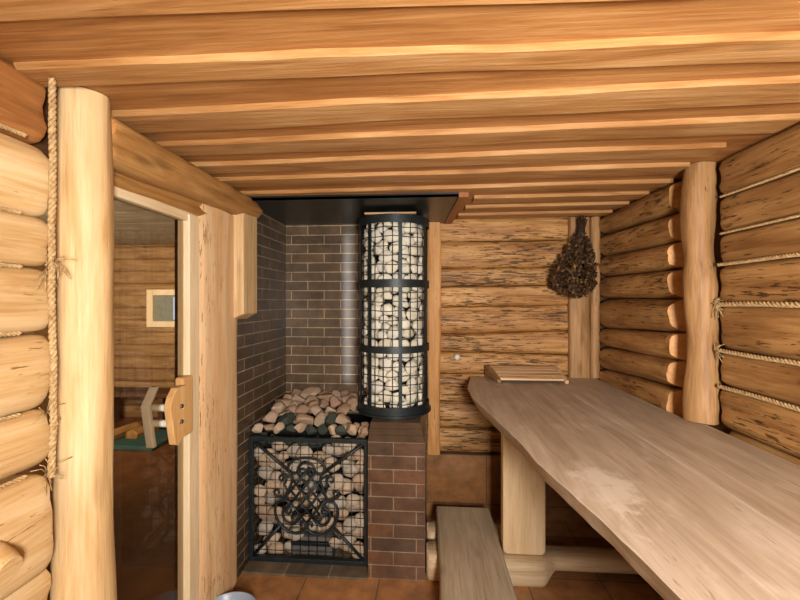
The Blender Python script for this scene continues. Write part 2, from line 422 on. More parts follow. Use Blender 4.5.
# right wall
wr = struct(M().box(1.338, 1.44, YF-.1, 3.2, 0, 2.32).put('wall_right', W_dark, smooth=False))
zr = [2.215, 2.045, 1.884, 1.750, 1.580, 1.380, 1.226, 1.045, .8, .52, .26, 0]
for i in range(11):
    V, F, K = log_geo('Y', YF, 1.838, (zr[i+1]+.003, zr[i]-.001), (zr[i+1]+.003, zr[i]-.001), 1.255 if i < 7 else 1.28, .16, -1, i*1.9+40, expo=6.5, amp=.008)
    put('log', V, F, [W_old_y, W_cut], wr, fmat=K, auto=60)
zf0 = [2.205, 2.046, 1.896, 1.759, 1.609, 1.440, 1.294, 1.153, 1.0, .8, .5, .25, 0]
zf1 = [2.205, 2.07, 1.916, 1.767, 1.612, 1.399, 1.271, 1.11, 1.0, .8, .5, .25, 0]
for i in range(12):
    V, F, K = log_geo('Y', 2.07+.02*R.random(), 2.97, (zf0[i+1]+.002, zf0[i]-.002), (zf1[i+1]+.002, zf1[i]-.002), 1.205, .2, -1, i*1.3+70, expo=3.0, amp=.008)
    # the sawn face at the post slants back towards the wall
    V = [(x, yy+(max(0, 1.29-x)*.9 if yy < 2.12 else 0), z) for x, yy, z in V]
    put('log', V, F, [W_old_y, W_cut], wr, fmat=K, auto=40)

# back wall
wb = struct(M().box(-.13, 1.32, 3.075, 3.2, 0, 2.32).put('wall_back', W_dark, smooth=False))
zk = [2.222, 2.04, 1.841, 1.701, 1.546, 1.347, 1.214, 1.052, .838, .646, .463]
zk2 = [2.222, 2.045, 1.85, 1.71, 1.565, 1.375, 1.20, 1.045, .838, .646, .463]
for i in range(10):
    V, F, K = log_geo('X', .03, 1.06, (zk[i+1]+.002, zk[i]-.001), (zk2[i+1]+.002, zk2[i]-.001), 3.0+(.0 if i % 2 else .008), .12, -1, i*1.7+120, expo=4.2, amp=.007)
    put('log', V, F, [W_old_x, W_cut], wb, fmat=K, auto=60)
struct(M().box(-.03, 1.30, 2.985, 3.08, .0, .462).put('baseboard_back', B_skirt, smooth=False))
# front wall, unseen behind the camera, with a window added for the lamp
m = M(); wx0, wx1, wz0, wz1 = .16, .64, 1.21, 1.83
m.box(-1.24, wx0, YF-.1, YF, 0, 2.32).box(wx1, 1.44, YF-.1, YF, 0, 2.32).box(wx0, wx1, YF-.1, YF, 0, wz0).box(wx0, wx1, YF-.1, YF, wz1, 2.32)
struct(m.put('wall_front', W_pale_y, smooth=False))
m = M()
for x0, x1, z0, z1 in ((wx0, wx0+.05, wz0, wz1), (wx1-.05, wx1, wz0, wz1), (wx0, wx1, wz0, wz0+.05), (wx0, wx1, wz1-.05, wz1)): m.box(x0, x1, YF-.08, YF+.02, z0, z1)
struct(m.put('added_window', W_frame, smooth=False))

# stove niche: brick walls
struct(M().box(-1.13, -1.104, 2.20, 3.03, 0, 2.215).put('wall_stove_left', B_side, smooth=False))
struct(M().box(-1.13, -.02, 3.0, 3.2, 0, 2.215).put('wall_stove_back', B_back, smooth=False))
struct(M().box(-1.108, -1.096, 2.185, 2.197, 0, 1.49).put('trim_2', K_trim, smooth=False))
# black hood plate over the niche
hd = M().box(-1.1, .16, 2.24, 3.0, 2.178, 2.19).box(-1.09, .16, 2.24, 2.252, 2.178, 2.222)
struct(hd.put('ceiling_stove', K_hood, smooth=False))

# anteroom behind the glass
m = M(); z = 0
while z < 2.36:
    m.add(*log_geo('X', -4.9, -1.13, (z, z+.167), (z, z+.167), 5.2, .1, -1, z*9+3, expo=6, amp=.003, rings=20, n=20)[:2]); z += .168
wa = struct(m.put('wall_anteroom_back', W_ante, auto=60))
struct(M().box(-5.0, -4.9, YF-.1, 5.4, 0, 2.5).put('wall_anteroom_left', W_ante, smooth=False))
struct(M().box(-5.0, -1.24, YF-.2, YF-.1, 0, 2.5).put('wall_anteroom_front', W_ante, smooth=False))
m = M()
for i in range(27): m.box(-4.9, -1.13, YF+i*.24, YF+i*.24+.236, 2.37, 2.4)
m.box(-4.9, -1.13, YF-.1, 5.5, 2.4, 2.44)
struct(m.put('ceiling_anteroom', W_ante_c, smooth=False))
m = M(); a, b, z0, z1 = -3.83, -3.28, 1.25, 1.76
for x0, x1, q0, q1 in ((a, a+.09, z0, z1), (b-.09, b, z0, z1), (a+.09, b-.09, z0, z0+.08), (a+.09, b-.09, z1-.08, z1)): m.box(x0, x1, 5.14, 5.21, q0, q1)
w1 = struct(bevel(m.put('window_1', W_frame, smooth=False)))
wp = M().box(a+.09, b-.09, 5.185, 5.195, z0+.08, z1-.08).put('window_pane', plain('frosted_pane', (132, 132, 118), .3), w1, smooth=False)
M().box(-3.47, -3.385, 5.178, 5.184, z0+.1, z1-.1).put('bright_pane', sky_mat('overcast_sky', (.55, .7, 1, 1), 1.6), w1, smooth=False)

# ================================================================== DOOR
dm = M().box(-1.115, -1.107, 1.0, 1.722, .03, 1.955)
door = struct(dm.put('door_1', GLASS, smooth=False))
bevel(M().box(-1.135, -1.078, 1.722, 1.80, 0, 1.985).put('door_stile', W_frame, door, smooth=False), .004)
bevel(M().box(-1.14, -1.10, 1.80, 1.86, 0, 1.985).put('door_casing', W_frame, door, smooth=False), .004)
bevel(M().box(-1.13, -1.085, 1.0, 1.80, 1.956, 2.0).put('door_head', W_frame_y, door, smooth=False), .004)
bevel(M().box(-1.135, -1.04, 1.0, 1.80, 0.0, .03).put('door_sill', W_frame_y, door, smooth=False), .004)
def plate(x0, x1, name, mat):
    pts = [(1.590, 1.232), (1.562, 1.20), (1.545, 1.16), (1.578, 1.0), (1.60, .99), (1.63, 1.01), (1.65, 1.05), (1.65, 1.232)]
    return bevel(M().prism([(x0, a, b) for a, b in pts], (x1-x0, 0, 0)).put(name, mat, door, smooth=False), .004)
hp = plate(-1.078, -1.048, 'door_handle', W_handle)
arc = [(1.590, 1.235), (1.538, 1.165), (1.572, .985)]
bevel(M().prism([(-1.172, a, b) for a, b in arc]+[(-1.172, a+.02, b) for a, b in arc[::-1]], (.034, 0, 0)).put('handle_glare', W_handle_glare, door, smooth=False), .003)  # white bar modelled for the handle edge's glare in the glass
bevel(M().box(-1.106, -1.066, 1.655, 1.735, 1.0, 1.262).put('handle_block', W_handle, door, smooth=False), .012, 3)
for z in (1.085, 1.15):
    M().tube([(-1.05, 1.615, z), (-1.041, 1.615, z)], [.011, .008], 14).put('bolt', K_steel, hp, auto=40)
for z in (1.085, 1.15):
    M().tube([(-1.15, 1.585, z), (-1.078, 1.585, z)], .015, 16).put('spacer', K_white, door, auto=40)

# ================================================================== POSTS, LINTEL, JAMB
V, F = post_geo(-1.055, 1.148, 0, 2.217, lambda t: .0815-.009*min(1, t*1.1)-.006*max(0, t-.8)*5+.002*math.sin(t*9), 3, amp=.006)
o = put('log_post', V, F, W_pale_z, auto=60); tag(o, 'thick pale debarked log post standing between the left log wall and the glass door', 'post')
V, F, K = log_geo('Y', 1.205, 2.32, (2.03, 2.197), (2.075, 2.197), -1.005, .12, 1, 5.5, expo=2.5, amp=.014)
o = put('lintel_beam', V, F, [W_lintel, W_cut], fmat=K, auto=60); tag(o, 'honey brown log beam lying over the glass door under the ceiling', 'beam')
V, F, K = log_geo('Y', 1.225, 2.17, (1.985, 2.06), (1.99, 2.10), -1.075, .05, 1, 8.5, expo=3, amp=.008)
o = put('lintel_board', V, F, [W_lintel, W_cut], fmat=K, auto=60); tag(o, 'thin recessed board tucked below the log beam above the glass door', 'board')
# wide jamb plank
def plank_z(name, ya, yb, z0, z1, x0, x1, mat, seed, curve=0):
    V = []; F = []; n = 16; r = 50
    for i in range(r+1):
        t = i/r; z = z0+(z1-z0)*t
        for j in range(n+1):
            u = j/n; yy = ya+(yb-ya)*u+(.006*nz(z*1.8, seed, 2) if u in (0, 1) else .006*nz(z*1.8, seed, 2))
            zz = z
            if curve and t < .12: zz = z+(1-t/.12)*curve*(max(0, u-.4)/.6)**2
            x = x1-(.012*(2*u-1)**2)-(.012 if u in (0, 1) else 0)+.004*nz(z*2, u*2, seed)
            V.append((x, yy, zz))
        for j in range(n+1):
            u = 1-j/n; zz = z
            if curve and t < .12: zz = z+(1-t/.12)*curve*(max(0, u-.4)/.6)**2
            V.append((x0, ya+(yb-ya)*u+.006*nz(z*1.8, seed, 2), zz))
    q = 2*(n+1)
    for i in range(r):
        for j in range(q): F.append((i*q+j, i*q+(j+1) % q, (i+1)*q+(j+1) % q, (i+1)*q+j))
    F.append(tuple(range(q-1, -1, -1))); F.append(tuple(r*q+j for j in range(q)))
    return put(name, V, F, mat, auto=50)
o = plank_z('jamb_plank', 1.80, 2.178, .004, 2.06, -1.10, -1.062, W_plank_z, 4, .05)
tag(o, 'wide pale upright plank with small dark flecks between glass door and brick niche', 'plank')
m = M(); m.prism([(-1.085, 2.10, 1.49), (-1.02, 2.125, 1.49), (-1.02, 2.30, 1.49), (-1.085, 2.30, 1.49)], (0, 0, .62))
# slanted saw cut at its foot
v = [list(p) for p in m.v]
for p in v:
    if p[2] < 1.5 and p[0] > -1.05: p[2] += .035
o = bevel(put('corner_board', v, m.f, W_pale_z, smooth=False), .006); tag(o, 'short pale board hanging at the brick corner under the end of the door beam', 'board')
# right post on the bench
V, F = post_geo(1.240, 1.930, 1.048, 2.217, lambda t: .0615+.03*max(0, .22-t)*1.6*(1 if t > .05 else .8)+.008*math.exp(-((t-.55)/.07)**2)+.004*math.sin(t*17), 21, amp=.010, bend=.022)
o = put('log_post', V, F, W_post_r, auto=60); tag(o, 'knotty log post standing on the bench between the two lengths of right log wall', 'post')
# corner uprights on the back wall
V, F = post_geo(1.075, 2.99, 1.045, 2.2, lambda t: .072, 31, amp=.003, sq=5, ry=.42)
o = put('corner_post', V, F, W_post_r, auto=60); tag(o, 'flat weathered upright board behind the hanging leafy whisk', 'post')
V, F = post_geo(1.185, 2.985, 1.045, 2.2, lambda t: .034, 33, amp=.003, sq=2.4)
o = put('corner_post', V, F, W_post_r, auto=60); tag(o, 'narrow round upright pole in the far right corner beside the whisk', 'post')
# half log beside the stone column
V, F = post_geo(.028, 2.985, .463, 2.19, lambda t: .05-.004*math.sin(t*7), 37, amp=.005, sq=3, ry=.6)
o = put('edge_post', V, F, wood('edge_post_wood', 'Z', (168, 110, 56), (200, 144, 84), (216, 166, 108), marks=.5, patch=.4), auto=60); tag(o, 'narrow upright half log covering the log ends right of the stone column', 'post')
# small white knob
m = M(); m.tube([(.2, 2.998, 1.181), (.2, 2.985, 1.181), (.2, 2.975, 1.181), (.2, 2.968, 1.181)], [.022, .023, .019, .008], 18)
o = m.put('wall_knob', K_white, auto=50); tag(o, 'small round white knob on the back log wall left of the headrest', 'knob')

# ================================================================== ROPES
def rope(path, rad, label, group, seed=0, fray=None):
    o = rope_geo(path, rad, seed=seed).put('rope', ROPE)
    tag(o, label, 'rope', group)
    if fray:
        m = M(); p0 = Vector(fray)
        for i in range(16):
            d = Vector((R.uniform(0, .5), R.uniform(-.6, .6), R.uniform(-1, 1))); d = d.normalized()*R.uniform(.025, .06)
            b = d+Vector((0, R.uniform(-.02, .02), -.01))
            m.tube([p0, p0+d*.5, p0+b], .0013, 4)
        m.put('frayed_fibres', ROPE, o)
    return o
def seam(xx, ya, yb, z, n=14, seed=0, sag=.004):
    return [(xx, ya+(yb-ya)*i/n, z+sag*nz(i*.6, seed, 0)) for i in range(n+1)]
rope([(-1.02, 1.010+.004*nz(i*.4, 3, 1), 2.195-1.08*i/30) for i in range(31)], .0092, 'thick twisted jute rope running down beside the left log post', 'ropes', 2, fray=(-1.014, 1.01, 1.70))
LS = ['at the seam under the reddish top log of the left wall', 'at the second seam down the left log wall', 'at the third seam down the left log wall',
      'at the fourth seam down the left log wall', 'at the fifth seam down the left log wall', 'at the sixth seam down the left log wall']
for i, z in enumerate(zb[1:7]):
    rope(seam(-1.084+(.012 if i in (0, 5) else 0), YF+.02, .984, z+.002, seed=i), .0065, 'thin jute rope caulking '+LS[i], 'ropes in the left wall seams', i, fray=(-1.04, 1.012, z) if i in (2, 4, 5) else None)
RS = ['under the top log of the near right wall', 'at the second seam down the near right wall', 'at the third seam down the near right wall', 'at the fourth seam down the near right wall',
      'at the fifth seam down the near right wall', 'at the sixth seam down the near right wall']
for i, z in enumerate(zr[1:7]):
    rad = [.0055, .0055, .008, .011, .0095, .009][i]
    rope(seam(1.247 if i > 1 else 1.256, YF+.02, 1.834, z+.001, seed=i+20), rad, 'twisted pale rope caulking '+RS[i], 'ropes in the right wall seams', i+9, fray=(1.235, 1.836, z) if i in (3, 4) else None)

# ================================================================== STOVE
def plinth_geo():
    m = M(); m.box(-1.102, -.36, 2.262, 2.98, 0, .013); return m
o = bevel(plinth_geo().put('stove_plinth', B_plinth, smooth=False), .003); tag(o, 'low brick curb on the floor in front of the stove grate', 'plinth')
# brick pedestal with sloping shoulders
x0, x1, y0, y1 = -.357, -.028, 2.285, 2.998
pd_ = thing('brick_pedestal', 'reddish brown brick pedestal with sloping top under the tall stone column', 'pedestal', (-.19, 2.64, 0))
M().box(x0, x1, y0, y1, 0, .785).put('brick_body', B_ped, pd_, smooth=False)
for k in range(3):
    m = M(); ta, tb = k/3+.008, (k+1)/3-.008
    if k == 0: ta = 0
    def lv(t): return (x0, y0+.105*t), (x1-.03*t, y0+.105*t), .785+.083*t
    (a0, b0, za), (a1, b1, zb_) = lv(ta), lv(tb)
    lo = [(a0[0], a0[1], za), (b0[0], b0[1], za), (b0[0], y1, za), (a0[0], y1, za)]; hi = [(a1[0], a1[1], zb_), (b1[0], b1[1], zb_), (b1[0], y1, zb_), (a1[0], y1, zb_)]
    m.add(lo+hi, [(0, 1, 5, 4), (1, 2, 6, 5), (2, 3, 7, 6), (3, 0, 4, 7), (4, 5, 6, 7), (3, 2, 1, 0)])
    m.put('cap_course', K_cap, pd_, smooth=False)
M().box(x0+.004, x1-.034, y0+.11, y1, .785, .866).put('cap_core', K_grout, pd_, smooth=False)

GX0, GX1, GY, GZ0, GZ1 = -1.103, -.366, 2.375, .014, .768
st = thing('sauna_stove', 'black iron sauna stove with a wrought scroll grate in the brick niche', 'stove', (-.72, 2.55, .0135))
bevel(M().box(GX0, GX1, 2.60, 2.97, .014, .75).put('body', K_core, st, smooth=False), .005)
m = M()
fw = .026
for q in ((GX0, GX0+fw, GZ0, GZ1), (GX1-fw, GX1, GZ0, GZ1), (GX0+fw, GX1-fw, GZ0, GZ0+fw), (GX0+fw, GX1-fw, GZ1-fw, GZ1)): m.box(q[0], q[1], GY-.015, GY+.015, q[2], q[3])
bevel(m.put('grate_frame', K_metal, st, smooth=False), .003)
for sx in (GX0, GX1-.02): M().box(sx, sx+.02, GY+.016, 2.60, GZ1-.02, GZ1).put('top_rail', K_metal, st, smooth=False)
m = M(); nx, nzz = 14, 14
for i in range(1, nx): xx = GX0+(GX1-GX0)*i/nx; m.tube([(xx, GY+.012, GZ0+.02), (xx, GY+.012, GZ1-.02)], .0020, 5)
for i in range(1, nzz): zz = GZ0+(GZ1-GZ0)*i/nzz; m.tube([(GX0+.02, GY+.015, zz), (GX1-.02, GY+.015, zz)], .0020, 5)
m.put('wire_mesh', K_metal, st)
# scroll ornament, drawn in a flat local frame: px units -> metres
US = .000910
cxo, czo = -.742, .420
def up(p): return (cxo+(p[0]-247)*US, GY-.014, czo-(p[1]-280)*US)
def smooth_pts(pts, k=6):
    out = []
    P = [pts[0]]+list(pts)+[pts[-1]]
    for i in range(1, len(P)-2):
        for j in range(k):
            t = j/k; r = []
            for d in (0, 1):
                a, b, c, e = P[i-1][d], P[i][d], P[i+1][d], P[i+2][d]
                r.append(.5*(2*b+(c-a)*t+(2*a-5*b+4*c-e)*t*t+(3*b-a-3*c+e)*t**3))
            out.append(tuple(r))
    return out+[pts[-1]]
def spiral(cx, cy, r0, r1, a0, a1, n=22):
    return [(cx+(r0+(r1-r0)*i/n)*math.cos(a0+(a1-a0)*i/n), cy+(r0+(r1-r0)*i/n)*math.sin(a0+(a1-a0)*i/n)) for i in range(n+1)]
def mir(p): return [(494-x, y) for x, y in p]
def scroll(name, curves, r=.0075, parent=st):
    m = M()
    for c in curves: m.tube([up(p) for p in c], r, 8)
    return m.put(name, K_metal, parent)
cap = smooth_pts([(178, 130), (140, 135), (124, 108), (134, 68), (170, 40), (215, 29), (247, 27)])
inner = smooth_pts([(200, 128), (190, 108), (200, 82), (222, 66), (247, 62)])
hook = smooth_pts([(247, 112), (225, 102), (205, 108), (200, 128), (215, 138), (226, 128)])
scroll('scroll_cap', [cap, mir(cap), inner, mir(inner), hook, mir(hook)])
side = smooth_pts([(146, 132), (152, 165), (146, 200), (128, 245), (112, 285), (104, 312)])
scroll('lattice_side', [side]); scroll('lattice_side', [mir(side)])
# diagonal lattice inside the vase
L = []
def inside(x, y):
    if y < 118 or y > 455: return False
    hw = 95 if y < 180 else (95+(y-180)*.36 if y < 300 else 138-(y-300)*.42)
    return abs(x-247) < hw
for s in (1, -1):
    for k in range(-4, 5):
        run = []
        for t in range(-300, 301, 4):
            x = 247+k*70+s*t*.82; yv = 290+t
            # lines of one family are spaced horizontally
            if inside(x, yv): run.append((x, yv))
        if len(run) > 14: L.append([run[0], run[-1]])
scroll('lattice', L, .0062)
for nm in (0, 1):
    f = mir if nm else (lambda p: p)
    c1 = smooth_pts([(106, 312), (66, 318), (40, 350), (36, 400), (56, 455), (95, 500), (145, 525), (195, 528), (230, 508), (245, 478), (232, 452), (210, 462), (212, 482)])
    c2 = smooth_pts([(106, 312), (132, 330), (120, 356), (98, 372), (88, 405), (98, 440), (126, 466), (160, 468), (184, 446), (182, 418), (160, 414), (152, 434), (166, 446)])
    c3 = spiral(122, 385, 26, 6, -2.2, 5.0)
    scroll('bottom_scroll', [f(c1), f(c2), f(c3)], .0078)
    u1 = spiral(82, 172, 34, 9, 1.0, -5.2)+[]
    u1 = smooth_pts([(134, 210), (112, 214)])+u1 if False else u1
    u2 = [(112, 300), (80, 300), (52, 290)]+spiral(52, 262, 28, 8, 1.57, 7.2)
    u3 = smooth_pts([(148, 168), (126, 152), (102, 142), (82, 142)])
    scroll('side_scroll', [f(u1), f(u3), f(smooth_pts(u2[:4]) + u2[4:]), f(smooth_pts([(120, 262), (108, 225), (92, 208)]))], .0062)
for sx, sz, c0 in ((GX0+fw, GZ1-fw, (140, 130)), (GX1-fw, GZ1-fw, (354, 130)), (GX0+fw, GZ0+fw, (72, 478)), (GX1-fw, GZ0+fw, (422, 478))):
    e = up(c0)
    m = M().strip([(sx-.006*(1 if sx < -.7 else -1), GY-.006, sz+.006*(1 if sz > .4 else -1)), (e[0], GY-.008, e[2])], .019, .009, (0, 1, 0))
    m = M().tube([(sx-.006*(1 if sx < -.7 else -1), GY-.004, sz+.006*(1 if sz > .4 else -1)), (e[0], GY-.008, e[2])], .0095, 8)
    m.put('diagonal_bar', K_metal, st)
ab = bevel(M().box(-.865, -.605, 2.435, 2.60, .022, .13).put('ash_box', K_ash, st, smooth=False), .004)
M().box(-.855, -.615, 2.428, 2.435, .078, .108).put('ash_slot', K_core, ab, smooth=False)

# ================================================================== STONE COLUMN
CX, CY, CR, CZ0, CZ1 = -.243, 2.70, .232, .868, 2.165
col = thing('stone_basket', 'tall black wire mesh cylinder full of stones beside the brick niche wall', 'stone basket', (CX, CY, CZ0))
def ring(z0, z1, r, th, name, n=64):
    V = []; F = []
    for i in range(n):
        a = 2*PI*i/n; c, s_ = math.cos(a), math.sin(a)
        for rr, zz in ((r, z0), (r+th, z0), (r+th, z1), (r, z1)): V.append((CX+c*rr, CY+s_*rr, zz))
    for i in range(n):
        for j in range(4): F.append((i*4+j, i*4+(j+1) % 4, ((i+1) % n)*4+(j+1) % 4, ((i+1) % n)*4+j))
    return put(name, V, F, K_metal, col, auto=40)
for z0, z1 in ((.878, .932), (1.268, 1.312), (1.682, 1.732), (2.086, 2.138)): ring(z0, z1, CR, .006, 'band')
ring(.869, .882, .02, CR-.002, 'base_plate')
for i in range(7):
    a = -PI/2+math.radians(15)+i*2*PI/7
    c, s_ = math.cos(a), math.sin(a)
    m = M().strip([(CX+c*(CR-.004), CY+s_*(CR-.004), .88), (CX+c*(CR-.004), CY+s_*(CR-.004), 2.13)], .02, .005, (-s_, c, 0))
    m.put('upright_bar', K_metal, col, smooth=False)
m = M(); rw = CR-.010
for i in range(24):
    a = 2*PI*i/24+.05; m.tube([(CX+math.cos(a)*rw, CY+math.sin(a)*rw, .885), (CX+math.cos(a)*rw, CY+math.sin(a)*rw, 2.125)], .0027, 5)
for k in range(1, 22):
    z = .89+k*.0585; m.tube([(CX+math.cos(2*PI*i/48)*rw, CY+math.sin(2*PI*i/48)*rw, z+.003*math.sin(i*.9+k)) for i in range(48)], .0027, 5, closed=True)
m.put('wire_mesh', K_metal, col)
M().tube([(CX, CY, .883), (CX, CY, 2.177)], .125, 32).put('flue_pipe', K_core, col, auto=40)
M().tube([(CX, CY, 2.05), (CX, CY, 2.07)], .128, 40).put('top_plate', K_core, col, auto=40)
# pale batten lying over the mouth of the basket
o = bevel(M().box(-.41, -.085, 2.475, 2.50, 2.1385, 2.150).put('batten', W_head, smooth=False), .003); tag(o, 'small pale batten lying across the top of the stone column under the black hood', 'batten')

# ------------------------------------------------------------------ stones
def stone_proto(name, seed, mat, sub=3, ang=False):
    bm = bmesh.new(); bmesh.ops.create_icosphere(bm, subdivisions=sub, radius=1)
    rr = random.Random(seed)
    cuts = [(Vector((rr.gauss(0, 1), rr.gauss(0, 1), rr.gauss(0, .8))).normalized(), rr.uniform(.45, .8) if ang else rr.uniform(.66, .92)) for _ in range(12 if ang else 9)]
    for v in bm.verts:
        p = v.co.copy(); q = 1+.18*nz(p.x*1.1+seed, p.y*1.1, p.z*1.1)+.05*nz(p.x*3, p.y*3+seed, p.z*3)
        p *= q
        for d, h in cuts:
            e = p.dot(d)-h
            if e > 0: p -= d*e*(.97 if ang else .85)
        v.co = p
    me = bpy.data.meshes.new(name); bm.to_mesh(me); bm.free(); me.materials.append(mat)
    me.polygons.foreach_set('use_smooth', [True]*len(me.polygons))
    if ang: me.set_sharp_from_angle(angle=math.radians(24))
    return me
PC = [stone_proto('stone', i*3.7+1, S_col) for i in range(8)]
PG = [stone_proto('stone', i*4.1+50, S_grate) for i in range(8)]
PT = [stone_proto('stone', i*5.3+90, S_top, ang=True) for i in range(8)]
PD = [stone_proto('stone', i*5.9+130, S_dark, ang=True) for i in range(3)]
STONES = []; ZONE = ['column']
def stone(me, loc, dims, rot, label, group):
    o = bpy.data.objects.new('stone', me); C.objects.link(o)
    o.location = loc; o.scale = dims; o.rotation_euler = rot
    STONES.append([o, ZONE[0]]); return tag(o, label, 'stone', group)
def pack(n, w, h, r0, r1, seed, wrap=False, it=160, fill=1.0):
    rr = random.Random(seed)
    P = [[rr.uniform(0, w), rr.uniform(0, h), rr.uniform(r0, r1)] for _ in range(n)]
    for _ in range(it):
        for i in range(n):
            a = P[i]
            for j in range(i+1, n):
                b = P[j]; dx = b[0]-a[0]; dy = b[1]-a[1]; d2 = dx*dx+dy*dy; s = (a[2]+b[2])*fill
                if d2 < s*s:
                    d = math.sqrt(d2) or 1e-4; e = (s-d)/d*.35
                    a[0] -= dx*e; a[1] -= dy*e; b[0] += dx*e; b[1] += dy*e
            a[0] = min(w-a[2]*.8, max(a[2]*.8, a[0])); a[1] = min(h-a[2]*.85, max(a[2]*.85, a[1]))
    return P
# column: stones on the unrolled visible half
SW = (CR-.045)*math.radians(220)
for (zA, zB, n, nm) in ((.885, 1.29, 62, 'bottom'), (1.29, 1.71, 64, 'middle'), (1.71, 2.11, 62, 'top')):
    lab = {'bottom': 'beige rounded stone in the lowest third of the tall mesh column', 'middle': 'beige rounded stone in the middle third of the tall mesh column', 'top': 'beige rounded stone in the top third of the tall mesh column'}[nm]
    for x, z, r in pack(n, SW, zB-zA, .028, .052, len(nm)*7+n, fill=.97):
        a = -PI/2-math.radians(110)+x/(CR-.045)
        th = r*R.uniform(.55, .8); rad = CR-.014-th*.95-R.uniform(0, .016)
        # stones: local z out of the cylinder
        rot = Matrix.Rotation(a+PI/2, 3, 'Z') @ Matrix.Rotation(PI/2, 3, 'X') @ Matrix.Rotation(R.uniform(-.5, .5), 3, 'Z')
        e = rot.to_euler()
        stone(R.choice(PC), (CX+math.cos(a)*rad, CY+math.sin(a)*rad, zA+z), (r*R.uniform(1.15, 1.4), r*R.uniform(1.0, 1.15), th), e, lab, 'stones in the %s third of the mesh column' % nm)
# grate: stones behind the wire mesh
ZONE[0] = 'grate'
W_, H_ = GX1-GX0-.03, GZ1-GZ0-.02
for x, z, r in pack(92, W_, H_, .03, .056, 5, fill=.97):
    X = GX0+.015+x; Z = GZ0+.01+z
    if -.88 < X < -.59 and Z < .15: continue
    th = r*R.uniform(.6, .85)
    e = (Matrix.Rotation(PI/2+R.uniform(-.2, .2), 3, 'X') @ Matrix.Rotation(R.uniform(-.6, .6), 3, 'Z')).to_euler()
    dk = R.random() < .5 and Z > .70
    me = R.choice(PD) if dk else R.choice(PG)
    stone(me, (X, GY+.022+th+R.uniform(0, .05), Z), (r*R.uniform(1.18, 1.42), r*R.uniform(1.02, 1.18), th), e,
          'dark green-grey stone behind the top of the stove grate' if dk else 'tan rounded stone packed behind the scroll grate of the stove', 'dark stones behind the grate' if dk else 'stones behind the grate')
for x in range(4):   # small ones on the ash box
    stone(R.choice(PG), (-.85+x*.077, 2.475, .168), (.042, .034, .03), (PI/2, 0, R.uniform(-.5, .5)), 'tan rounded stone packed behind the scroll grate of the stove', 'stones behind the grate')
# heap on the stove top
ZONE[0] = 'heap'
for x, yv, r in pack(52, .73, .58, .044, .08, 12, fill=.80):
    X = -1.085+x; Y = 2.40+yv
    if math.hypot(X-CX, Y-CY) < CR+r*.9: continue
    back = (Y-2.4)/.6
    z = .79+.10*back+.03*R.random()
    dk = Y < 2.54 and R.random() < .25
    if Y < 2.47: continue
    stone(R.choice(PD if dk else PT), (X, Y, z), (r*R.uniform(1.0, 1.3), r*R.uniform(.85, 1.05), r*R.uniform(.5, .75)), (R.uniform(-.3, .8), R.uniform(-.5, .5), R.uniform(0, 6)),
          'dark green-grey stone at the front edge of the heap on the stove' if dk else 'pinkish brown rough stone in the heap on top of the stove', 'dark stones on the stove top' if dk else 'stones heaped on the stove')
for i in range(11):      # front row leaning over the top rail
    X = -1.065+i*.066; dk = i in (3, 5, 6, 8); rr_ = R.uniform(.036, .048)
    stone(R.choice(PD if dk else PT), (X, 2.425+.02*R.random(), .772+rr_*.6), (rr_*1.15, rr_*.9, rr_*.85), (R.uniform(.2, .9), R.uniform(-.4, .4), R.uniform(0, 6)),
          'dark green-grey stone at the front edge of the heap on the stove' if dk else 'pinkish brown rough stone in the heap on top of the stove', 'dark stones on the stove top' if dk else 'stones heaped on the stove')
for X, Y in ((-.40, 2.47), (-.47, 2.49), (-.395, 2.425), (-.53, 2.48)):
    stone(PT[int(-X*100) % 8], (X, Y, .80), (.042, .034, .032), (.3, .2, X*40), 'pinkish brown rough stone in the heap on top of the stove', 'stones heaped on the stove')
ZONE[0] = 'mouth'
for i in range(5):
    stone(R.choice(PT if i == 3 else PC), (CX-.13+i*.066, 2.535+.02*abs(i-2), 2.112), (.036, .028, .026), (0, R.uniform(-.4, .4), R.uniform(0, 3)), 'small stone peeping over the top band of the mesh column', 'stones at the mouth of the column')

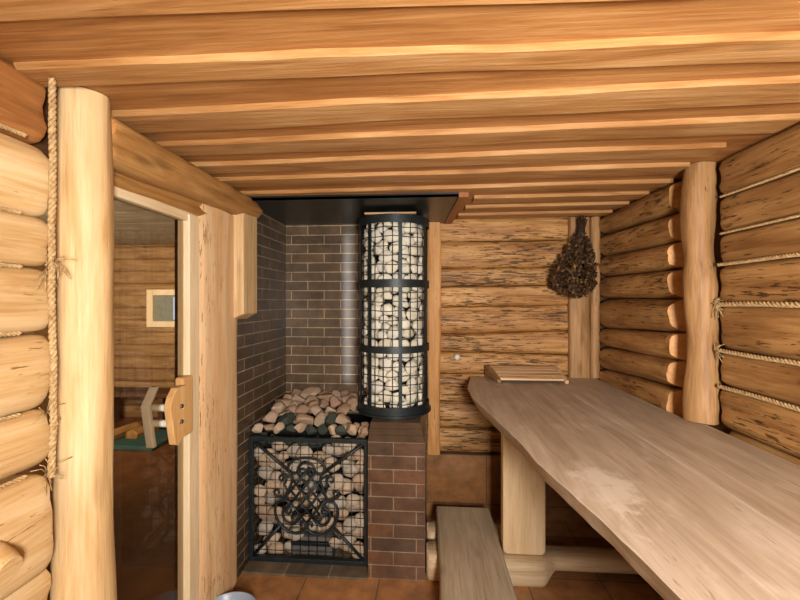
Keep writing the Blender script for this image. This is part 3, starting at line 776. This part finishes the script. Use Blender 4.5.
# let the stones settle: keep them inside their containers and off one another
import numpy as np
from mathutils.bvhtree import BVHTree
BASE = {}
def world(o):
    k = o.data.name
    if k not in BASE:
        c = np.empty(len(o.data.vertices)*3, 'f'); o.data.vertices.foreach_get('co', c)
        BASE[k] = (c.reshape(-1, 3), [tuple(p.vertices) for p in o.data.polygons])
    m = np.array(Matrix.LocRotScale(o.location, o.rotation_euler, o.scale))
    return BASE[k][0] @ m[:3, :3].T + m[:3, 3]
def confine(o, zone):
    w = world(o)
    if zone in ('column', 'mouth'):
        rad = np.hypot(w[:, 0]-CX, w[:, 1]-CY).max(); lim = CR-.0155
        d = Vector((CX-o.location.x, CY-o.location.y, 0)).normalized()
        if rad > lim: o.location += d*(rad-lim)
        inn = np.hypot(w[:, 0]-CX, w[:, 1]-CY).min()
        if inn < .129 and rad < lim: o.location -= d*min(.129-inn, lim-rad)
        lo, hi = w[:, 2].min(), w[:, 2].max()
        if lo < .886: o.location.z += .886-lo
        if hi > 2.136: o.location.z -= hi-2.136
    elif zone == 'grate':
        if w[:, 1].min() < GY+.019: o.location.y += GY+.019-w[:, 1].min()
        elif w[:, 1].max() > 2.55: o.location.y -= w[:, 1].max()-2.55
        for i, a, b in ((0, GX0+.003, GX1-.004), (2, .0145, GZ1-.004)):
            if w[:, i].min() < a: o.location[i] += a-w[:, i].min()
            if w[:, i].max() > b: o.location[i] -= w[:, i].max()-b
    else:
        if w[:, 0].min() < -1.102: o.location.x += -1.102-w[:, 0].min()
        if w[:, 0].max() > -.362: o.location.x -= w[:, 0].max()+.362
        if w[:, 1].max() > 2.998: o.location.y -= w[:, 1].max()-2.998
        fl = .7705 if o.location.y < 2.6 else .752
        if w[:, 2].min() < fl: o.location.z += fl-w[:, 2].min()
        q = np.hypot(w[:, 0]-CX, w[:, 1]-CY).min()
        if q < CR+.008: o.location += Vector((o.location.x-CX, o.location.y-CY, 0)).normalized()*(CR+.008-q)
START = [tuple(o.scale) for o, z in STONES]
dirty = set(range(len(STONES))); tree = [None]*len(STONES)
for it in range(34):
    for i in dirty:
        confine(*STONES[i]); o = STONES[i][0]
        tree[i] = BVHTree.FromPolygons(world(o).tolist(), BASE[o.data.name][1])
    dirty = set()
    for i in range(len(STONES)):
        a = STONES[i][0]; ra = max(a.scale)*1.15
        for j in range(i+1, len(STONES)):
            b = STONES[j][0]
            d = b.location-a.location
            if d.length > ra+max(b.scale)*1.15 or not tree[i].overlap(tree[j]): continue
            zn = STONES[i][1]
            ax = Vector((0, 1, 0)) if zn == 'grate' else (Vector((CX-(a.location.x+b.location.x)/2, CY-(a.location.y+b.location.y)/2, 0)).normalized() if zn == 'column' else None)
            if ax is None: d = d.normalized()*.0022
            else: d = d.normalized()*.0011+ax*(.0028 if d.dot(ax) >= 0 else -.0028)
            a.location -= d; b.location += d
            for k, o in ((i, a), (j, b)):
                if it > 9 and o.scale[0] > START[k][0]*.91: o.scale = o.scale*.985
                dirty.add(k)
    if not dirty: break
for i in dirty: confine(*STONES[i])

# ================================================================== BENCH
be = thing('sauna_bench', 'long thick weathered slab bench with a wavy live edge along the right wall', 'bench', (.75, 1.2, .14))
EDGE = [(-.54, .54), (.3, .50), (.773, .463), (1.083, .423), (1.205, .398), (1.377, .369), (1.633, .344), (1.907, .303), (2.142, .266), (2.343, .240), (2.55, .236), (2.75, .262), (2.9, .285), (2.98, .29)]
def edge_x(y):
    for (a, b), (c, d) in zip(EDGE, EDGE[1:]):
        if y <= c: return b+(d-b)*(y-a)/(c-a)
    return EDGE[-1][1]
def slab(left, right, y0, y1, live, name, seed):
    V = []; F = []; n = 80; BZ = 1.045; T = .076
    for i in range(n+1):
        y = y0+(y1-y0)*i/n; l = left(y); r = right(y)
        w = .006*nz(y*4, seed, 1)+.003*nz(y*13, seed, 1) if live else 0
        l += w; dz = .0025*nz(y*2, seed, 6)
        pts = []
        if live:
            pts += [(l+.06, BZ-T), (l+.034+.005*nz(y*5, seed, 3), BZ-T+.003), (l+.022+.006*nz(y*3.5, seed, 4), BZ-T*.66), (l+.010+.004*nz(y*6, seed, 8), BZ-T*.3), (l, BZ-.004), (l+.004, BZ-.001), (l+.03, BZ)]
        else:
            pts += [(l, BZ-T), (l, BZ-.008), (l+.006, BZ-.001)]
        m_ = 8
        for j in range(1, m_+1): pts.append((l+.03+(r-l-.036)*j/(m_+1), BZ+dz+.0025*nz(y*2.5, j*.9, seed)))
        pts += [(r-.006, BZ-.001), (r, BZ-.008), (r, BZ-T)]
        k = len(pts)
        for x, z in pts: V.append((x, y, z))
    for i in range(n):
        for j in range(k): F.append((i*k+j, i*k+(j+1) % k, (i+1)*k+(j+1) % k, (i+1)*k+j))
    F.append(tuple(range(k-1, -1, -1))); F.append(tuple(n*k+j for j in range(k)))
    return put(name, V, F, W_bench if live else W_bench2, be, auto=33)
sm = lambda y: .845+.012*nz(y*.9, 2, 2)+.02*(1.6-y)*.3
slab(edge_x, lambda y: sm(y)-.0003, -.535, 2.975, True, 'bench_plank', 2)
slab(lambda y: sm(y)+.0003, lambda y: 1.232 if y < 1.95 else 1.19, -.535, 2.975, False, 'bench_plank', 9)
def rounded_panel(xa, xb, za, zt, ya, yb, r):
    pts = []
    for cx, cz, a0 in ((xa+r, za+r, PI), (xb-r, za+r, 1.5*PI)):
        for i in range(7): a = a0+i/6*PI/2; pts.append((cx+r*math.cos(a), ya, cz+r*math.sin(a)))
    pts += [(xb, ya, zt), (xa, ya, zt)]
    return M().prism(pts, (0, yb-ya, 0))
bevel(rounded_panel(.418, .658, .142, .968, 2.335, 2.41, .03).put('bench_leg', W_leg, be, smooth=False), .008, 3)
bevel(rounded_panel(.55, .79, .002, .968, -.3, -.22, .03).put('bench_leg', W_leg, be, smooth=False), .008, 3)
# floor sleeper under the leg: thick feet, raised middle
def sleeper(xa, xb, ya, yb, label, foot, zt=.14):
    n = 70; V = []; F = []
    for i in range(n+1):
        t = i/n; x = xa+(xb-xa)*t
        e = x-xa
        def f(e): 
            if e < foot: return 0
            q = min(1, (e-foot)/.09); return .07*(q*q*(3-2*q))
        zb_ = .001+f(e); tp = zt+.004*nz(x*4, 3, ya); k = 1
        endr = max(0, 1-e/.03); ins = .03*endr**2
        y0 = ya+.008*nz(x*3.5, ya, 1)+ins+.6*f(e); y1 = yb+.008*nz(x*3, ya, 7)-ins
        for yy, zz in ((y0+.012, zb_), (y0, zb_+.015), (y0, tp-.03), (y0+.02, tp-.004), (y0+.04, tp), (y1-.03, tp), (y1, tp-.025), (y1, zb_)): V.append((x, yy, zz))
    for i in range(n):
        for j in range(8): F.append((i*8+j, i*8+(j+1) % 8, (i+1)*8+(j+1) % 8, (i+1)*8+j))
    F.append((7, 6, 5, 4, 3, 2, 1, 0)); F.append(tuple(n*8+j for j in range(8)))
    o = put('floor_sleeper', V, F, W_sleeper, auto=50); return tag(o, label, 'sleeper', 'floor sleepers')
sleeper(-.02, 1.22, 2.27, 2.47, 'pale timber sleeper on the floor carrying the bench leg and the grey step plank', .645)
sleeper(-.02, .52, 2.50, 2.685, 'second floor sleeper under the far end of the grey step plank', .6)
# low step plank resting on the sleepers
V = []; F = []; n = 60
for i in range(n+1):
    y = 1.05+(2.735-1.05)*i/n; l = .052-.012*(y-1.9)+.006*nz(y*3, 5, 1); r = .412-.012*(y-1.9)+.006*nz(y*3, 6, 1)
    t = .2
    for x, z in ((l, .146), (l-.004, .17), (l+.004, t-.006), (l+.014, t), (l+.12, t+.002*nz(y*4, 1, 1)), (r-.12, t+.002*nz(y*4, 2, 1)), (r-.014, t), (r-.004, t-.006), (r+.003, .17), (r, .146)): V.append((x, y, z))
for i in range(n):
    for j in range(10): F.append((i*10+j, i*10+(j+1) % 10, (i+1)*10+(j+1) % 10, (i+1)*10+j))
F.append(tuple(range(9, -1, -1))); F.append(tuple(n*10+j for j in range(10)))
sp = thing('step_plank', 'low grey-brown worn step plank on the floor in front of the bench leg', 'step', (.23, 1.9, .146))
put('plank', V, F, W_step, sp, auto=45)
bevel(M().box(.08, .38, 1.12, 1.24, .001, .146).put('support_block', W_sleeper, sp, smooth=False), .01)

# headrest
hr = thing('headrest', 'small slatted wooden headrest sloping towards the camera on the far end of the bench', 'headrest', (.64, 2.85, 1.0475))
HZ = 1.0478
def hz(y):
    q = [(2.735, .016), (2.80, .036), (2.86, .055), (2.93, .069), (2.975, .070)]
    for (a, b), (c, d) in zip(q, q[1:]):
        if y <= c: return HZ+b+(d-b)*(y-a)/(c-a)
    return HZ+.070
prof = [(2.722, HZ), (2.722, HZ+.022), (2.74, HZ+.026), (2.80, HZ+.046), (2.86, HZ+.066), (2.93, HZ+.080), (2.972, HZ+.078), (2.975, HZ+.02), (2.95, HZ), (2.93, HZ+.008), (2.79, HZ+.008), (2.77, HZ)]
W_hend = wood('headrest_end_wood', 'Y', (120, 86, 54), (146, 108, 70), (164, 126, 86), patch=.3)
lx = lambda y: .398+(2.975-y)*.21
rx_ = lambda y: .880+(2.975-y)*.05
for f in (lx, rx_):
    bevel(M().prism([(f(a), a, b) for a, b in prof], (.024, 0, 0)).put('end_board', W_hend if f is lx else W_head, hr, smooth=False), .003)
for k in range(5):
    yA = 2.735+k*.046; yB = yA+.041
    za, zb_ = hz(yA), hz(yB); d = .013
    lo = [(lx(yA)+.025, yA, za), (lx(yB)+.025, yB, zb_), (rx_(yB)-.001, yB, zb_), (rx_(yA)-.001, yA, za)]
    m = M().add(lo+[(x, y, z+d) for x, y, z in lo], [(0, 1, 2, 3), (4, 7, 6, 5), (0, 4, 5, 1), (1, 5, 6, 2), (2, 6, 7, 3), (3, 7, 4, 0)])
    bevel(m.put('slat', W_head, hr, smooth=False), .002)

# ================================================================== WHISK
wk = thing('bath_whisk', 'dark dried leafy birch whisk hanging upside down in the far right corner', 'whisk', (1.03, 2.86, 2.19))
m = M()
for i in range(40):
    a = R.uniform(0, 2*PI); q = math.sqrt(R.random()); bx, by = 1.05+.022*q*math.cos(a), 2.875+.018*q*math.sin(a)
    ex, ey = .985+R.uniform(-.12, .12), 2.87+R.uniform(-.07, .05); ez = R.uniform(1.68, 1.85)
    m.tube([(bx+R.uniform(-.02, .02), by+R.uniform(-.01, .01), 2.185+R.uniform(-.03, .005)), (bx, by, 2.09), (bx+(ex-bx)*.35, by+(ey-by)*.35, 1.99), (ex, ey, ez)], [.0045, .0045, .003, .0015], 5)
m.put('twigs', plain('dark_twig', (58, 38, 22), .7), wk)
m = M(); m.tube([(1.05, 2.875, 2.075), (1.05, 2.875, 2.105)], .027, 14); m.put('binding', plain('dark_twine', (44, 32, 20), .8), wk)
m = M()
for i in range(2400):
    t = R.random()**.75                                   # 0 top, 1 bottom
    z = 2.06-t*.425
    prof_w = .035+.128*math.sin(min(1, t*1.25)*PI/2)*(1 if t < .82 else 1-.35*((t-.82)/.18)**2)
    a = R.uniform(0, 2*PI); q = math.sqrt(R.uniform(.3, 1))
    c = Vector((1.052-.058*min(1, t*1.3)+prof_w*q*math.cos(a), 2.872-.01*t+prof_w*.5*q*math.sin(a), z+R.uniform(-.02, .02)+(-.05*(1-abs(math.cos(a)))*0)))
    if c.x > 1.148: c.x = 1.148-.02*R.random()
    if c.y > 2.955: c.y = 2.955-.02*R.random()
    if t > .85: c.z += .05*(q*math.cos(a))**2
    s_ = R.uniform(.011, .021)
    u = Vector((R.uniform(-1, 1), R.uniform(-1, 1), R.uniform(-1.6, .3))).normalized(); w = u.orthogonal().normalized(); w = (w*math.cos(a*3)+u.cross(w)*math.sin(a*3)); nn = u.cross(w)
    m.add([c-u*s_, c-u*s_*.2+w*s_*.55+nn*s_*.15, c+u*s_, c-u*s_*.2-w*s_*.55+nn*s_*.15], [(0, 1, 2), (0, 2, 3)])
o = m.put('leaves', LEAF, wk, smooth=False); o['kind'] = 'stuff'

# ================================================================== BASIN
bs = thing('basin', 'small grey-blue plastic basin on the floor below the jamb plank', 'basin', (-.95, 1.80, 0))
V = []; F = []; n = 48
pr = [(.0, .002), (.085, .002), (.10, .012), (.128, .10), (.14, .103), (.141, .112), (.133, .116), (.126, .108), (.095, .02), (0, .016)]
for i in range(n):
    a = 2*PI*i/n
    for r, z in pr: V.append((-.965+r*math.cos(a), 1.835+r*math.sin(a), z))
k = len(pr)
for i in range(n):
    for j in range(k-1): F.append((i*k+j, ((i+1) % n)*k+j, ((i+1) % n)*k+j+1, i*k+j+1))
put('bowl', V, F, K_basin, bs, auto=50)

# ================================================================== ANTEROOM CONTENTS
ab_ = thing('low_bench', 'dark low bench against the plank wall behind the glass door', 'bench', (-3.5, 4.9, 0))
bevel(M().box(-4.3, -2.6, 4.72, 5.08, .40, .45).put('seat', W_dark, ab_, smooth=False))
for x in (-4.2, -3.4, -2.75): bevel(M().box(x, x+.07, 4.76, 5.04, .002, .40).put('leg', W_dark, ab_, smooth=False))
o = bevel(M().box(-3.75, -2.95, 4.05, 4.62, .002, .05).put('floor_mat', K_teal, smooth=False), .01); tag(o, 'dull teal mat on the dark floor behind the glass door', 'mat')
for i, (x, yv, z, l) in enumerate(((-3.56, 4.35, .105, .36), (-3.36, 4.42, .095, .3))):
    m = M().prism([(x+a, yv-l/2, z+b) for a, b in ((-.07, -.05), (.06, -.052), (.075, .01), (.01, .06), (-.06, .03))], (.06, l, 0))
    o = bevel(m.put('split_log', W_lintel, smooth=False), .008); tag(o, ['left of two split firewood logs lying on the dull teal mat behind the glass door', 'right of two split firewood logs on the dull teal mat behind the glass door'][i], 'firewood', 'firewood behind the door')

# ================================================================== LIGHT
def area(name, loc, target, sx, sy, power, col, spread=180):
    L = bpy.data.lights.new(name, 'AREA'); L.shape = 'RECTANGLE'; L.size = sx; L.size_y = sy; L.energy = power; L.color = col; L.spread = math.radians(spread)
    o = bpy.data.objects.new(name, L); C.objects.link(o); o.location = loc
    o.rotation_euler = (Vector(target)-Vector(loc)).to_track_quat('-Z', 'Y').to_euler(); return o
area('added_key_light', (.40, YF-.03, 1.52), (.2, 2, 1.45), .32, .48, 88, (1, .97, .92))  # added lamp behind the camera, set in the made-up window opening
area('added_streak_light', (-1.005, 2.315, 1.57), (-.62, 3.0, 1.58), .03, 1.2, .28, (.72, .86, 1), 7)  # added strip lamp floating by the corner board, throws the bluish brick streak
area('anteroom_fill_light', (-3.0, 1.6, 1.7), (-3.5, 5.2, 1.6), 1.0, 1.0, 60, (1, .94, .86), 100)  # added lamp hanging free in the anteroom, brightens its back wall
w = bpy.data.worlds.new('World'); bpy.context.scene.world = w; w.use_nodes = True
w.node_tree.nodes['Background'].inputs[0].default_value = (.8, .88, 1, 1); w.node_tree.nodes['Background'].inputs[1].default_value = .6

# ================================================================== CAMERA
cd = bpy.data.cameras.new('camera'); cd.sensor_width = 36; cd.lens = 18; cd.shift_y = .0025; cd.clip_start = .02
cam = bpy.data.objects.new('camera', cd); C.objects.link(cam); cam.location = (0, 0, 1.59)
cam.rotation_euler = (PI/2, 0, math.atan(30/400))
S = bpy.context.scene; S.camera = cam; S.cycles.diffuse_bounces = 2
S.view_settings.view_transform = 'Standard'; S.view_settings.look = 'None'; S.view_settings.exposure = .1; S.view_settings.gamma = 1
